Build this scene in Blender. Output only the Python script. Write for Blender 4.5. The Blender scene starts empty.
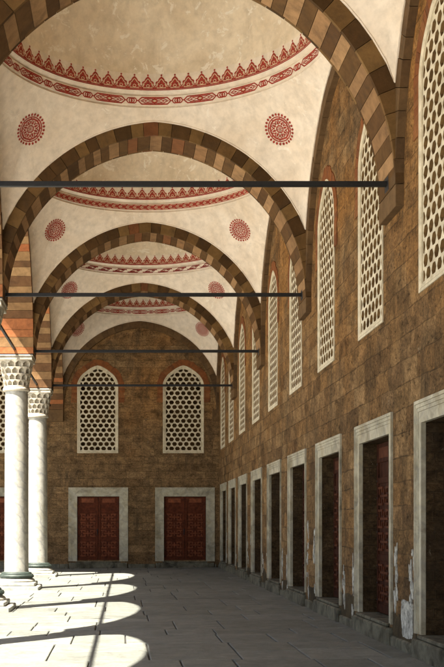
import bpy, math, random
from mathutils import Vector, Matrix
from mathutils.geometry import delaunay_2d_cdt

R_ = math.radians
C = bpy.context.scene.collection
SC = bpy.context.scene

# ------------------------------------------------------------------ camera
EYE = 1.63
cd = bpy.data.cameras.new('camera'); cam = bpy.data.objects.new('camera', cd); C.objects.link(cam)
cam.location = (0, 0, EYE); cam.rotation_euler = (R_(90), 0, 0)
cd.sensor_fit = 'VERTICAL'; cd.sensor_height = 36.0; cd.lens = 36.0 * 1075 / 667
cd.shift_x = 97 / 667; cd.shift_y = 191.5 / 667
cd.clip_start = 0.05; cd.clip_end = 4000
SC.camera = cam

# ------------------------------------------------------------------ daylight
SUN = Vector((1.0, 1.0, -2.55)).normalized()          # the way the light travels
elev = math.asin(-SUN.z)
w = bpy.data.worlds.new("World"); SC.world = w; w.use_nodes = True
nt = w.node_tree; nt.nodes.clear()
sky = nt.nodes.new('ShaderNodeTexSky'); sky.sky_type = 'NISHITA'; sky.sun_disc = False
sky.sun_elevation = elev; sky.sun_rotation = R_(225)
sky.air_density = 1.0; sky.dust_density = 2.0; sky.ozone_density = 1.0
bg = nt.nodes.new('ShaderNodeBackground'); bg.inputs['Strength'].default_value = 0.05
wo = nt.nodes.new('ShaderNodeOutputWorld')
nt.links.new(sky.outputs[0], bg.inputs[0]); nt.links.new(bg.outputs[0], wo.inputs[0])
sl = bpy.data.lights.new('sun', 'SUN'); sl.energy = 5.0; sl.angle = R_(0.5); sl.color = (1.0, 0.92, 0.82)
so = bpy.data.objects.new('sun', sl); C.objects.link(so); so.location = (-30, -30, 60)
so.rotation_euler = SUN.to_track_quat('-Z', 'Y').to_euler()
SC.view_settings.view_transform = 'Standard'; SC.view_settings.look = 'None'
SC.view_settings.gamma = 1.0; SC.view_settings.use_curve_mapping = False
SC.view_settings.exposure = 2.4
SC.render.engine = 'CYCLES'
SC.cycles.max_bounces = 10; SC.cycles.diffuse_bounces = 8

# ------------------------------------------------------------------ measures (metres)
B = 6.94                      # one bay
XW = 3.628                    # face of the long wall
XI = 3.518                    # face of corbels and ribs on it
XC = -2.86                    # line of the columns
XL = -2.382                   # inner face of the arcade
XO = 2 * XC - XL              # its court face
CX = (XI + XL) / 2; HA = (XI - XL) / 2
TH = 0.46                     # half thickness of a transverse arch
SPR = 6.07; RISE = 3.15; RING = 0.27
YF = 5.97 * B                 # end wall
YFI = YF - 0.11
XG = -9.50                    # next column of the end gallery
def DY(n): return (n + 0.08) * B
def fz(x): return -0.0092 * (XW - max(x, -3.6))

# ------------------------------------------------------------------ node helpers
def mat_new(name):
    m = bpy.data.materials.new(name); m.use_nodes = True
    n = m.node_tree; n.nodes.clear()
    out = n.nodes.new('ShaderNodeOutputMaterial'); p = n.nodes.new('ShaderNodeBsdfPrincipled')
    n.links.new(p.outputs[0], out.inputs[0])
    return m, n, p
class NB:
    def __init__(s, n): s.n = n
    def node(s, t, **k):
        x = s.n.nodes.new(t)
        for a, b in k.items(): setattr(x, a, b)
        return x
    def link(s, a, b): s.n.links.new(a, b)
    def val(s, sock, v):
        if hasattr(v, 'is_linked') or hasattr(v, 'links'): s.link(v, sock)
        else: sock.default_value = v
    def noise(s, vec, scale, detail=6, rough=0.6, dist=0.0):
        x = s.node('ShaderNodeTexNoise'); x.inputs['Scale'].default_value = scale
        x.inputs['Detail'].default_value = detail; x.inputs['Roughness'].default_value = rough
        x.inputs['Distortion'].default_value = dist
        if vec is not None: s.link(vec, x.inputs['Vector'])
        return x.outputs['Fac']
    def ramp(s, fac, stops, interp='LINEAR'):
        x = s.node('ShaderNodeValToRGB'); s.link(fac, x.inputs[0]); e = x.color_ramp.elements
        x.color_ramp.interpolation = interp
        while len(e) < len(stops): e.new(0.5)
        for q, (p, c) in zip(e, stops):
            q.position = p; q.color = (c, c, c, 1) if isinstance(c, (int, float)) else (*c, 1)
        return x.outputs[0]
    def mix(s, fac, a, b, mode='MIX'):
        x = s.node('ShaderNodeMix', data_type='RGBA', blend_type=mode)
        s.val(x.inputs[0], fac)
        for sock, v in ((x.inputs[6], a), (x.inputs[7], b)):
            if isinstance(v, tuple): sock.default_value = (*v, 1)
            else: s.link(v, sock)
        return x.outputs[2]
    def math(s, op, a, b=0.0):
        x = s.node('ShaderNodeMath', operation=op); s.val(x.inputs[0], a); s.val(x.inputs[1], b)
        return x.outputs[0]
    def vscale(s, vec, sc):
        x = s.node('ShaderNodeMapping'); s.link(vec, x.inputs[0]); x.inputs['Scale'].default_value = sc
        return x.outputs[0]
    def bump(s, h, strength, dist, normal=None):
        x = s.node('ShaderNodeBump'); x.inputs['Strength'].default_value = strength; x.inputs['Distance'].default_value = dist
        s.link(h, x.inputs['Height'])
        if normal is not None: s.link(normal, x.inputs['Normal'])
        return x.outputs[0]
    def pos(s): return s.node('ShaderNodeNewGeometry').outputs['Position']
    def island(s): return s.node('ShaderNodeNewGeometry').outputs['Random Per Island']
    def uv(s): return s.node('ShaderNodeUVMap').outputs[0]

def mat_masonry(name, tones, bw=0.74, rh=0.315, wash=0.62, grime=0.55, joint=1.0):
    m, n, p = mat_new(name); b = NB(n)
    uv, ps = b.uv(), b.pos(); pg = b.vscale(ps, (.80, .80, 1.12))      # tooling runs along the courses
    # warp the courses a little so that no joint is ruler straight
    wn = b.node('ShaderNodeTexNoise'); wn.inputs['Scale'].default_value = 1.7; wn.inputs['Detail'].default_value = 4
    b.link(ps, wn.inputs['Vector'])
    v1 = b.node('ShaderNodeVectorMath', operation='SUBTRACT'); b.link(wn.outputs['Color'], v1.inputs[0]); v1.inputs[1].default_value = (.5, .5, .5)
    v2 = b.node('ShaderNodeVectorMath', operation='SCALE'); b.link(v1.outputs[0], v2.inputs[0]); v2.inputs['Scale'].default_value = 0.07
    v3 = b.node('ShaderNodeVectorMath', operation='ADD'); b.link(uv, v3.inputs[0]); b.link(v2.outputs[0], v3.inputs[1])
    br = b.node('ShaderNodeTexBrick'); b.link(v3.outputs[0], br.inputs['Vector'])
    br.inputs['Color1'].default_value = (0, 0, 0, 1); br.inputs['Color2'].default_value = (1, 1, 1, 1); br.inputs['Mortar'].default_value = (.5, .5, .5, 1)
    br.inputs['Scale'].default_value = 1; br.inputs['Brick Width'].default_value = bw; br.inputs['Row Height'].default_value = rh
    br.inputs['Mortar Size'].default_value = 0.009; br.inputs['Mortar Smooth'].default_value = 0.5; br.offset = 0.43; br.squash = 0.72; br.squash_frequency = 3
    k = len(tones) - 1
    col = b.ramp(br.outputs['Color'], [(i / k, t) for i, t in enumerate(tones)])
    big = b.ramp(b.noise(ps, 0.55, 5, .6), [(.36, 0.0), (.66, 1.0)])
    sp = b.node('ShaderNodeSeparateXYZ'); b.link(ps, sp.inputs[0])
    hi = b.ramp(b.math('MULTIPLY', sp.outputs['Z'], .1), [(.38, .25), (.72, 1.3)])
    col = b.mix(b.math('MULTIPLY', b.math('MULTIPLY', big, hi), wash), col, (0.35, 0.160, 0.042))
    mid = b.ramp(b.noise(pg, 3.2, 10, .74, .5), [(.27, 0.20), (.50, .92), (.74, 1.75)])
    col = b.mix(1.0, col, mid, 'MULTIPLY')
    fine = b.ramp(b.noise(pg, 21, 9, .80), [(.33, .35), (.62, 1.4)])
    col = b.mix(0.9, col, fine, 'MULTIPLY')
    # soot and damp in upright streaks
    st = b.ramp(b.noise(b.vscale(ps, (2.4, 2.4, .55)), 1.0, 8, .68, .6), [(.52, 0.0), (.70, 1.0)])
    col = b.mix(b.math('MULTIPLY', st, grime), col, (0.050, 0.036, 0.022))
    pit = b.ramp(b.noise(pg, 13, 8, .78, .3), [(.585, 0.0), (.65, 1.0)])
    col = b.mix(b.math('MULTIPLY', pit, .75), col, (0.045, 0.030, 0.018))
    pale = b.ramp(b.noise(ps, 4.1, 8, .75, .8), [(.63, 0.0), (.70, 1.0)])
    col = b.mix(b.math('MULTIPLY', pale, .5), col, (0.46, 0.38, 0.26))
    jn = b.ramp(b.noise(ps, 2.3, 5, .6), [(.42, .0), (.68, .75)])
    col = b.mix(b.math('MULTIPLY', b.math('MULTIPLY', br.outputs['Fac'], jn), joint), col, (0.055, 0.038, 0.022))
    b.link(col, p.inputs['Base Color']); p.inputs['Roughness'].default_value = 0.92; p.inputs['Specular IOR Level'].default_value = 0.08
    h = b.math('SUBTRACT', b.math('SUBTRACT', b.math('MULTIPLY', b.noise(pg, 12, 9, .76), 1.1), b.math('MULTIPLY', pit, .35)), br.outputs['Fac'])
    b.link(b.bump(h, 1.0, 0.035), p.inputs['Normal'])
    return m

def mat_stone(name, tones, rough=0.8, nscale=6.0, grime=.5, gcol=(.04, .028, .018), bump=.5, vein=0.0, island=True, spec=.1):
    m, n, p = mat_new(name); b = NB(n); ps = b.pos()
    if island:
        k = max(1, len(tones) - 1); col = b.ramp(b.island(), [(i / k, t) for i, t in enumerate(tones)])
    else:
        k = max(1, len(tones) - 1); col = b.ramp(b.noise(ps, 1.3, 6, .6, .5), [(.3 + .4 * i / k, t) for i, t in enumerate(tones)])
    col = b.mix(.9, col, b.ramp(b.noise(ps, nscale, 9, .7, .3), [(.25, .55), (.55, 1.0), (.8, 1.3)]), 'MULTIPLY')
    g = b.ramp(b.noise(ps, nscale * .45, 8, .7, .8), [(.50, 0.0), (.70, 1.0)])
    col = b.mix(b.math('MULTIPLY', g, grime), col, gcol)
    if vein:
        wv = b.node('ShaderNodeTexWave', wave_type='BANDS', bands_direction='DIAGONAL'); b.link(ps, wv.inputs['Vector'])
        wv.inputs['Scale'].default_value = 1.4; wv.inputs['Distortion'].default_value = 9; wv.inputs['Detail'].default_value = 5; wv.inputs['Detail Scale'].default_value = 1.6
        vn = b.ramp(wv.outputs['Fac'], [(.0, 1.0), (.22, 0.0)])
        col = b.mix(b.math('MULTIPLY', vn, vein), col, (.16, .17, .17))
    b.link(col, p.inputs['Base Color']); p.inputs['Roughness'].default_value = rough; p.inputs['Specular IOR Level'].default_value = spec
    b.link(b.bump(b.noise(ps, nscale * 2.2, 8, .72), bump, 0.015), p.inputs['Normal'])
    return m

def mat_plaster(name, base, stain, flake, fthr=.60):
    m, n, p = mat_new(name); b = NB(n); ps = b.pos()
    col = b.ramp(b.noise(ps, .9, 6, .6, .4), [(.3, stain), (.62, base)])
    col = b.mix(.8, col, b.ramp(b.noise(ps, 5.5, 8, .68), [(.28, .76), (.6, 1.05)]), 'MULTIPLY')
    strk = b.ramp(b.noise(b.vscale(ps, (3.0, 3.0, .6)), 1.0, 7, .65, .6), [(.55, 0.0), (.75, 1.0)])
    col = b.mix(b.math('MULTIPLY', strk, .38), col, tuple(c * .52 for c in stain))
    fl = b.ramp(b.noise(ps, 3.4, 9, .74, .9), [(fthr, 0.0), (fthr + .025, 1.0)])
    col = b.mix(b.math('MULTIPLY', fl, .6), col, flake)
    b.link(col, p.inputs['Base Color']); p.inputs['Roughness'].default_value = .85; p.inputs['Specular IOR Level'].default_value = .2
    h = b.math('ADD', b.noise(ps, 6, 7, .65), b.math('MULTIPLY', fl, -.25))
    b.link(b.bump(h, .35, .02), p.inputs['Normal'])
    return m

def mat_plain(name, col, rough=.7, metallic=0.0, nscale=14, var=.35, bump=.2, spec=.4):
    m, n, p = mat_new(name); b = NB(n); ps = b.pos()
    c = b.mix(1.0, col, b.ramp(b.noise(ps, nscale, 6, .65), [(.3, 1 - var), (.7, 1 + var * .5)]), 'MULTIPLY')
    b.link(c, p.inputs['Base Color']); p.inputs['Roughness'].default_value = rough; p.inputs['Metallic'].default_value = metallic
    p.inputs['Specular IOR Level'].default_value = spec
    b.link(b.bump(b.noise(ps, nscale * 2, 5, .6), bump, .008), p.inputs['Normal'])
    return m

M = {}
M['wall'] = mat_masonry('weathered_ashlar', [(.108, .065, .031), (.186, .115, .052), (.246, .156, .074), (.142, .088, .043), (.208, .120, .050), (.170, .109, .055)])
M['endwall'] = mat_masonry('sooty_ashlar', [(.135, .084, .040), (.172, .109, .052), (.202, .130, .064), (.154, .097, .047)], bw=1.05, rh=.285, wash=.35, grime=.75, joint=.45)
M['reveal'] = mat_masonry('shade_tinted_reveal_stone', [(.050, .031, .015), (.075, .048, .023), (.060, .038, .018)], bw=.33, rh=.12, wash=.1, grime=.8)  # door reveals: wall stone darkened, shade of the recess put into its colour
M['vdark'] = mat_stone('dark_voussoir_stone', [(.075, .038, .014), (.105, .055, .020), (.088, .044, .017), (.125, .068, .026)], nscale=5, grime=.55)
M['vlight'] = mat_stone('tan_voussoir_stone', [(.27, .155, .072), (.215, .120, .055), (.31, .182, .086), (.235, .125, .055)], nscale=5, grime=.5)
M['vred'] = mat_stone('red_voussoir_stone', [(.155, .060, .025), (.18, .075, .030), (.14, .055, .022)], nscale=5, grime=.35)
M['vface'] = mat_stone('face_voussoir_stone', [(.120, .066, .024), (.155, .090, .033), (.135, .074, .027), (.185, .108, .040)], nscale=5, grime=.5)
M['vfdark'] = mat_stone('dark_face_voussoir_stone', [(.062, .033, .012), (.080, .043, .016), (.070, .036, .013)], nscale=5, grime=.45)
M['adark'] = mat_stone('brown_arcade_stone', [(.10, .052, .024), (.14, .072, .032), (.12, .060, .028)], nscale=5, grime=.4)
M['alight'] = mat_stone('pale_arcade_stone', [(.28, .165, .075), (.22, .125, .055), (.32, .20, .095)], nscale=5, grime=.35)
M['ared'] = mat_stone('red_arcade_brick', [(.30, .105, .040), (.35, .135, .052), (.26, .085, .032)], nscale=7, grime=.3)
M['rib'] = mat_stone('rib_stone', [(.105, .060, .027), (.135, .080, .036), (.085, .050, .024)], nscale=5, grime=.6)
M['plaster'] = mat_plaster('limewashed_plaster', (.72, .63, .515), (.63, .52, .39), (.78, .71, .60))
M['dome'] = mat_plaster('aged_dome_plaster', (.72, .62, .47), (.59, .475, .325), (.82, .77, .66), .565)
M['red'] = mat_plain('red_ochre_paint', (.33, .045, .028), .85, nscale=30, var=.55, bump=.1, spec=.2)
M['darkred'] = mat_plain('dark_red_ochre_paint', (.21, .028, .022), .85, nscale=30, var=.55, bump=.1, spec=.2)
M['cream'] = mat_plain('cream_paint', (.60, .46, .30), .85, nscale=30, var=.3, bump=.1, spec=.2)
M['marble'] = mat_stone('weathered_marble', [(.25, .225, .145), (.42, .385, .285), (.30, .25, .145)], rough=.65, nscale=4, grime=.8, gcol=(.095, .080, .045), bump=.5, vein=.25, island=False, spec=.4)
M['sill'] = mat_stone('worn_sill_stone', [(.060, .053, .033), (.16, .148, .105), (.035, .030, .020)], rough=.85, nscale=6, grime=.95, gcol=(.026, .022, .014), bump=1.0, island=False)
M['shaft'] = mat_stone('grey_marble_shaft', [(.31, .305, .26), (.40, .39, .34)], rough=.45, nscale=5, grime=.55, gcol=(.30, .28, .19), bump=.1, vein=.5, island=False, spec=.5)
M['capital'] = mat_stone('carved_capital_marble', [(.40, .36, .28), (.50, .46, .37)], rough=.65, nscale=8, grime=.45, gcol=(.13, .09, .06), bump=.25, island=False)
M['patina'] = mat_plain('green_bronze_collar', (.035, .050, .040), .6, .1, nscale=18, var=.7, spec=.4)
M['lattice'] = mat_stone('stucco_lattice', [(.50, .44, .31), (.60, .53, .39)], rough=.8, nscale=6, grime=.5, gcol=(.26, .18, .09), bump=.2, island=False)
M['dust'] = mat_stone('dusty_ochre_stucco', [(.16, .088, .032), (.24, .145, .058), (.11, .058, .022)], rough=.9, nscale=7, grime=.4, bump=.2, island=False)
M['pane'] = mat_plain('dusty_window_glass', (.15, .085, .032), .7, nscale=3, var=.8, bump=.05, spec=.15)
M['brick'] = mat_stone('reddish_brick', [(.17, .060, .022), (.22, .078, .025), (.13, .048, .020), (.24, .10, .035)], nscale=9, grime=.5, bump=.5)
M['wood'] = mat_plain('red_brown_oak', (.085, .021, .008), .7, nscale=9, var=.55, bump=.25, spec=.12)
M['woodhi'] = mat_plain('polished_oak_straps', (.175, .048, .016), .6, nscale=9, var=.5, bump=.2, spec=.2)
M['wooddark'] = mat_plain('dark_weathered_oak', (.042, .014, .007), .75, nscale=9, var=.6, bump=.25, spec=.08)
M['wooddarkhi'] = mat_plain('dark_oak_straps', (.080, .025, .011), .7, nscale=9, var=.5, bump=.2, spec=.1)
M['iron'] = mat_plain('black_painted_iron', (.012, .012, .013), .55, .2, nscale=20, var=.4)
M['damp'] = mat_stone('damp_blackened_stone', [(.030, .024, .015), (.075, .055, .030), (.045, .034, .020)], rough=.9, nscale=6, grime=.8, gcol=(.018, .015, .010), bump=.8, island=False)
M['flake'] = mat_plain('peeling_limewash', (.42, .41, .35), .9, nscale=12, var=.8, bump=.3)

def mat_floor():
    m, n, p = mat_new('worn_paving_stone'); b = NB(n); ps = b.pos()
    col = b.ramp(b.island(), [(0, (.130, .137, .117)), (.35, (.172, .180, .156)), (.7, (.150, .158, .137)), (1, (.198, .206, .180))])
    col = b.mix(.85, col, b.ramp(b.noise(ps, 2.6, 10, .72, .8), [(.28, .55), (.52, 1.0), (.78, 1.28)]), 'MULTIPLY')
    col = b.mix(.7, col, b.ramp(b.noise(ps, 26, 8, .78), [(.32, .62), (.64, 1.18)]), 'MULTIPLY')
    dk = b.ramp(b.noise(ps, 1.1, 9, .72, 1.0), [(.56, 0.0), (.72, 1.0)])
    col = b.mix(b.math('MULTIPLY', dk, .45), col, (.085, .085, .072))
    b.link(col, p.inputs['Base Color']); p.inputs['Specular IOR Level'].default_value = .35
    b.link(b.ramp(b.noise(ps, 2.5, 6, .6), [(.3, .48), (.7, .75)]), p.inputs['Roughness'])
    b.link(b.bump(b.noise(ps, 7, 10, .74), .6, .025), p.inputs['Normal'])
    return m
M['floor'] = mat_floor()
M['bed'] = mat_plain('earth_joint', (.045, .043, .036), .95, nscale=9, var=.4)
def mat_court():
    m, n, p = mat_new('courtyard_marble_paving'); b = NB(n); ps = b.pos()
    br = b.node('ShaderNodeTexBrick'); b.link(ps, br.inputs['Vector'])
    br.inputs['Color1'].default_value = (.44, .43, .39, 1); br.inputs['Color2'].default_value = (.54, .53, .48, 1); br.inputs['Mortar'].default_value = (.16, .15, .12, 1)
    br.inputs['Scale'].default_value = 1; br.inputs['Brick Width'].default_value = 1.4; br.inputs['Row Height'].default_value = .8; br.inputs['Mortar Size'].default_value = .012
    col = b.mix(.8, br.outputs['Color'], b.ramp(b.noise(ps, 1.3, 8, .65), [(.3, .75), (.65, 1.1)]), 'MULTIPLY')
    b.link(col, p.inputs['Base Color']); p.inputs['Roughness'].default_value = .7
    return m
M['court'] = mat_court()

# ------------------------------------------------------------------ mesh helpers
class MB:
    def __init__(s): s.v = []; s.f = []; s.m = []
    def add(s, vs, fs, mi=0):
        o = len(s.v); s.v += [tuple(q) for q in vs]
        for f in fs: s.f.append(tuple(i + o for i in f)); s.m.append(mi)
    def quad(s, a, b, c, d, mi=0): s.add([a, b, c, d], [(0, 1, 2, 3)], mi)
    def box(s, x0, x1, y0, y1, z0, z1, mi=0, ch=0.0):
        if ch <= 0:
            s.add([(x0, y0, z0), (x1, y0, z0), (x1, y1, z0), (x0, y1, z0), (x0, y0, z1), (x1, y0, z1), (x1, y1, z1), (x0, y1, z1)],
                  [(0, 3, 2, 1), (4, 5, 6, 7), (0, 1, 5, 4), (1, 2, 6, 5), (2, 3, 7, 6), (3, 0, 4, 7)], mi); return
        c = ch; vs = []
        for z, e in ((z0, c), (z0 + c, 0), (z1 - c, 0), (z1, c)):
            a0, a1, b0, b1 = x0 + e, x1 - e, y0 + e, y1 - e
            g = c if e == 0 else c * .6
            vs += [(a0 + g, b0, z), (a1 - g, b0, z), (a1, b0 + g, z), (a1, b1 - g, z), (a1 - g, b1, z), (a0 + g, b1, z), (a0, b1 - g, z), (a0, b0 + g, z)]
        fs = [tuple(reversed(range(8))), tuple(range(24, 32))]
        for k in range(3):
            for i in range(8):
                j = (i + 1) % 8; fs.append((k * 8 + i, k * 8 + j, k * 8 + 8 + j, k * 8 + 8 + i))
        s.add(vs, fs, mi)
    def lathe(s, prof, n=40, mi=0, cap=True):
        o = []; fs = []
        for r, z in prof:
            for i in range(n): a = 2 * math.pi * i / n; o.append((r * math.cos(a), r * math.sin(a), z))
        for k in range(len(prof) - 1):
            for i in range(n): j = (i + 1) % n; fs.append((k * n + i, k * n + j, k * n + n + j, k * n + n + i))
        if cap: fs.append(tuple(reversed(range(n)))); fs.append(tuple(range((len(prof) - 1) * n, len(prof) * n)))
        s.add(o, fs, mi)
    def build(s, name, mats, parent=None, loc=(0, 0, 0), smooth=False, rot=None, angle=40):
        me = bpy.data.meshes.new(name); me.from_pydata(s.v, [], s.f)
        for x in (mats if isinstance(mats, (list, tuple)) else [mats]): me.materials.append(M[x])
        me.polygons.foreach_set('material_index', s.m)
        uv = me.uv_layers.new(name='UVMap'); buf = [0.0] * (2 * len(me.loops))
        base = Vector(loc) + (parent.location if parent is not None else Vector((0, 0, 0)))
        for p in me.polygons:
            nn = p.normal; ax = max(range(3), key=lambda i: abs(nn[i]))
            for li in p.loop_indices:
                c = me.vertices[me.loops[li].vertex_index].co + base
                u, v = ((c.y, c.z) if ax == 0 else (c.x, c.z) if ax == 1 else (c.x, c.y))
                buf[2 * li] = u + (.37 if ax == 1 else 0); buf[2 * li + 1] = v
        uv.data.foreach_set('uv', buf)
        if smooth:
            me.polygons.foreach_set('use_smooth', [True] * len(me.polygons))
            try: me.set_sharp_from_angle(angle=R_(angle))
            except Exception: pass
        me.update()
        o = bpy.data.objects.new(name, me); C.objects.link(o); o.location = loc
        if rot: o.rotation_euler = rot
        if parent is not None: o.parent = parent
        return o

def thing(name, label, cat, loc=(0, 0, 0), group=None, rot=None):
    o = bpy.data.objects.new(name, None); C.objects.link(o); o.location = loc; o.empty_display_size = .3
    if rot: o.rotation_euler = rot
    o['label'] = label; o['category'] = cat; o['kind'] = 'thing'
    if group: o['group'] = group
    return o
def copy_tree(o, parent=None, loc=None, label=None, rot=None):
    c = o.copy(); C.objects.link(c)
    if parent is not None: c.parent = parent
    if loc is not None: c.location = loc
    if rot is not None: c.rotation_euler = rot
    if label: c['label'] = label
    for ch in [x for x in list(C.objects) if x.parent == o]: copy_tree(ch, c)
    return c
def cdt(loops):
    vs = []; es = []
    for lp in loops:
        o = len(vs); vs += [Vector(p) for p in lp]; es += [(o + i, o + (i + 1) % len(lp)) for i in range(len(lp))]
    r = delaunay_2d_cdt(vs, es, [], 0, 1e-6)
    P = [(p.x, p.y) for p in r[0]]; F = []
    for f in r[2]:                                     # keep what lies inside an odd number of loops
        x = sum(P[i][0] for i in f) / len(f); y = sum(P[i][1] for i in f) / len(f); ins = False
        for lp in loops:
            for (xa, ya), (xb, yb) in zip(lp, lp[1:] + lp[:1]):
                if (ya > y) != (yb > y) and x < xa + (y - ya) / (yb - ya) * (xb - xa): ins = not ins
        if ins: F.append(tuple(f))
    return P, F

# ------------------------------------------------------------------ arch curve (two centres, a slight point)
def arch_curve(a, rise, off=0.0):
    """point at t in [0,1] along the whole arch from the left springing, over the crown, to the right one"""
    r = (rise * rise + a * a) / (2 * a); c = r - a; ro = r + off
    th = math.acos(max(-1, min(1, c / ro)))         # angle of the crown seen from a centre
    def f(t):
        if t <= .5:
            q = th * (t / .5); return (c - ro * math.cos(q), ro * math.sin(q))
        q = th * ((1 - t) / .5); return (-c + ro * math.cos(q), ro * math.sin(q))
    return f
def arch_h(a, rise, off, x):
    r = (rise * rise + a * a) / (2 * a); c = r - a; ro = r + off
    q = ro * ro - (abs(x) + c) ** 2
    return math.sqrt(q) if q > 0 else 0.0

def voussoir_arch(mb, a, rise, ring, y0, y1, nv, rng, place, pick, gap=0.004):
    """alternating wedge stones; place(u, y, z) maps arch plane to the thing's space"""
    ws = [rng.uniform(.72, 1.28) for _ in range(nv)]; tot = sum(ws); t = 0.0
    fi, fo = arch_curve(a, rise), arch_curve(a, rise, ring)
    for k in range(nv):
        t0, t1 = t / tot, (t + ws[k]) / tot; t += ws[k]
        g = gap / (3.1 * a); t0 += g; t1 -= g
        ts = [t0 + (t1 - t0) * i / 4 for i in range(5)]
        if t0 < .5 < t1: ts = sorted(set(ts + [.5]))
        mi = pick(k, rng); dy = rng.uniform(-.004, .004); n = len(ts)
        cells = []
        for q in ts: cells += [fi(q), fo(q)]
        vs = [place(u, y0 + dy, z) for u, z in cells] + [place(u, y1 + dy, z) for u, z in cells]
        m = 2 * n; fs = []
        for i in range(n - 1):
            A, Bq, Cq, Dq = 2 * i, 2 * i + 1, 2 * i + 3, 2 * i + 2
            fs += [(A, Dq, Cq, Bq), (m + A, m + Bq, m + Cq, m + Dq), (A, m + A, m + Dq, Dq), (Bq, Cq, m + Cq, m + Bq)]
        fs += [(0, 1, m + 1, m), (2 * n - 2, m + 2 * n - 2, m + 2 * n - 1, 2 * n - 1)]
        mb.add(vs, fs, mi)

def spandrel(mb, a, rise, ring, top, y0, y1, wide, place):
    """masonry filling above an arch ring, up to a level top"""
    fo = arch_curve(a, rise, ring - .006)
    pts = [fo(i / 48) for i in range(49)]
    x0 = pts[0][0]; x1 = pts[-1][0]
    loop = [(-wide, 0), (x0, 0)] if wide > -x0 + .01 else [(x0, 0)]
    loop += pts[1:-1] + ([(x1, 0), (wide, 0)] if wide > x1 + .01 else [(x1, 0)])
    w2 = max(wide, -x0)
    loop += [(w2, top), (-w2, top)]
    v, f = cdt([loop]); n = len(v)
    vs = [place(u, y0, z) for u, z in v] + [place(u, y1, z) for u, z in v]
    mb.add(vs, [q for q in f] + [tuple(n + i for i in reversed(q)) for q in f])
    L = len(loop); lv = [place(u, y0, z) for u, z in loop] + [place(u, y1, z) for u, z in loop]
    mb.add(lv, [(i, (i + 1) % L, L + (i + 1) % L, L + i) for i in range(L)])

# ------------------------------------------------------------------ ground
def structure(o): o['kind'] = 'structure'; return o
rng = random.Random(11)
mb = MB()
def slab(mb, x0, x1, y0, y1, rng):
    j = .008
    q = [(x0 + j + rng.uniform(0, .012), y0 + j), (x1 - j, y0 + j + rng.uniform(0, .006)), (x1 - j - rng.uniform(0, .012), y1 - j), (x0 + j, y1 - j - rng.uniform(0, .006))]
    tilt = [rng.uniform(-.0025, .0025) for _ in range(4)]
    top = [(x, y, fz(x) + t) for (x, y), t in zip(q, tilt)]
    c = .009; cx = sum(p[0] for p in q) / 4; cy = sum(p[1] for p in q) / 4
    inn = [(x + (c if x < cx else -c), y + (c if y < cy else -c), z) for x, y, z in top]
    edge = [(x, y, z - .006) for x, y, z in top]; low = [(x, y, z - .04) for x, y, z in top]
    mb.add(inn + edge + low, [(0, 1, 2, 3)] + [(4 + i, 4 + (i + 1) % 4, (i + 1) % 4, i) for i in range(4)] + [(8 + i, 8 + (i + 1) % 4, 4 + (i + 1) % 4, 4 + i) for i in range(4)])
y = -7.0
while y < YF - .02:
    d = rng.uniform(.75, 1.9); y1 = min(y + d, YF + .1)
    if YF - y1 < .4: y1 = YF + .1
    x = -3.55 if y < DY(5) - TH - 1 else -21.0
    off = rng.uniform(0, .6)
    first = True
    while x < XW:
        wd = rng.uniform(.55, 1.75) - (off if first else 0); first = False
        wd = max(wd, .4); x1 = min(x + wd, XW + .1)
        if XW - x1 < .35: x1 = XW + .1
        if x1 - x > .8 and d > 1.2 and rng.random() < .4:
            ym = y + (y1 - y) * rng.uniform(.4, .6); slab(mb, x, x1, y, ym, rng); slab(mb, x, x1, ym, y1, rng)
        else: slab(mb, x, x1, y, y1, rng)
        x = x1
    y = y1
# bed below the slabs
zb = .024
for xa, xb, ya, yb in ((-3.56, XW + .1, -7, YF + .1), (-21, -3.562, DY(5) - TH - 1.9, YF + .1)):
    mb.add([(xa, ya, fz(xa) - zb), (xb, ya, fz(xb) - zb), (xb, yb, fz(xb) - zb), (xa, yb, fz(xa) - zb),
            (xa, ya, -.6), (xb, ya, -.6), (xb, yb, -.6), (xa, yb, -.6)],
           [(0, 1, 2, 3), (4, 5, 1, 0), (5, 6, 2, 1), (6, 7, 3, 2), (7, 4, 0, 3)], 1)
structure(mb.build('floor', ['floor', 'bed']))
mb = MB(); mb.quad((-1500, -1500, -.40), (1500, -1500, -.40), (1500, 1500, -.40), (-1500, 1500, -.40)); structure(mb.build('courtyard_ground', 'court'))

# ------------------------------------------------------------------ windows and doors (parts of the walls)
WW, WS, WA = .79, 2.66, .72        # half width, height of shoulder, rise of the pointed head
SILLZ = 4.48
HEADP = [(.0, 1.0), (.16, .955), (.33, .865), (.46, .77), (.60, .655), (.71, .56), (.80, .46), (.88, .33), (.94, .21), (.98, .10), (1.0, 0.0)]
def win_outline(inset=0.0):
    hw = WW - inset; rt = [(hw * x, WS + (WA - inset * 1.15) * z) for x, z in HEADP]
    return [(-hw, inset), (hw, inset)] + list(reversed(rt)) + [(-x, z) for x, z in rt[1:]]
def clip_poly(poly, conv):
    out = poly
    for i in range(len(conv)):
        (ax, ay), (bx, by) = conv[i], conv[(i + 1) % len(conv)]
        ins = lambda p: (bx - ax) * (p[1] - ay) - (by - ay) * (p[0] - ax) >= 0
        src, out = out, []
        for k in range(len(src)):
            p, q = src[k], src[(k + 1) % len(src)]
            ip, iq = ins(p), ins(q)
            if ip: out.append(p)
            if ip != iq:
                d1 = (bx - ax) * (p[1] - ay) - (by - ay) * (p[0] - ax); d2 = (bx - ax) * (q[1] - ay) - (by - ay) * (q[0] - ax)
                t = d1 / (d1 - d2); out.append((p[0] + (q[0] - p[0]) * t, p[1] + (q[1] - p[1]) * t))
        if len(out) < 3: return []
    return out
def area(p): return .5 * abs(sum(p[i][0] * p[(i + 1) % len(p)][1] - p[(i + 1) % len(p)][0] * p[i][1] for i in range(len(p))))

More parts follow.
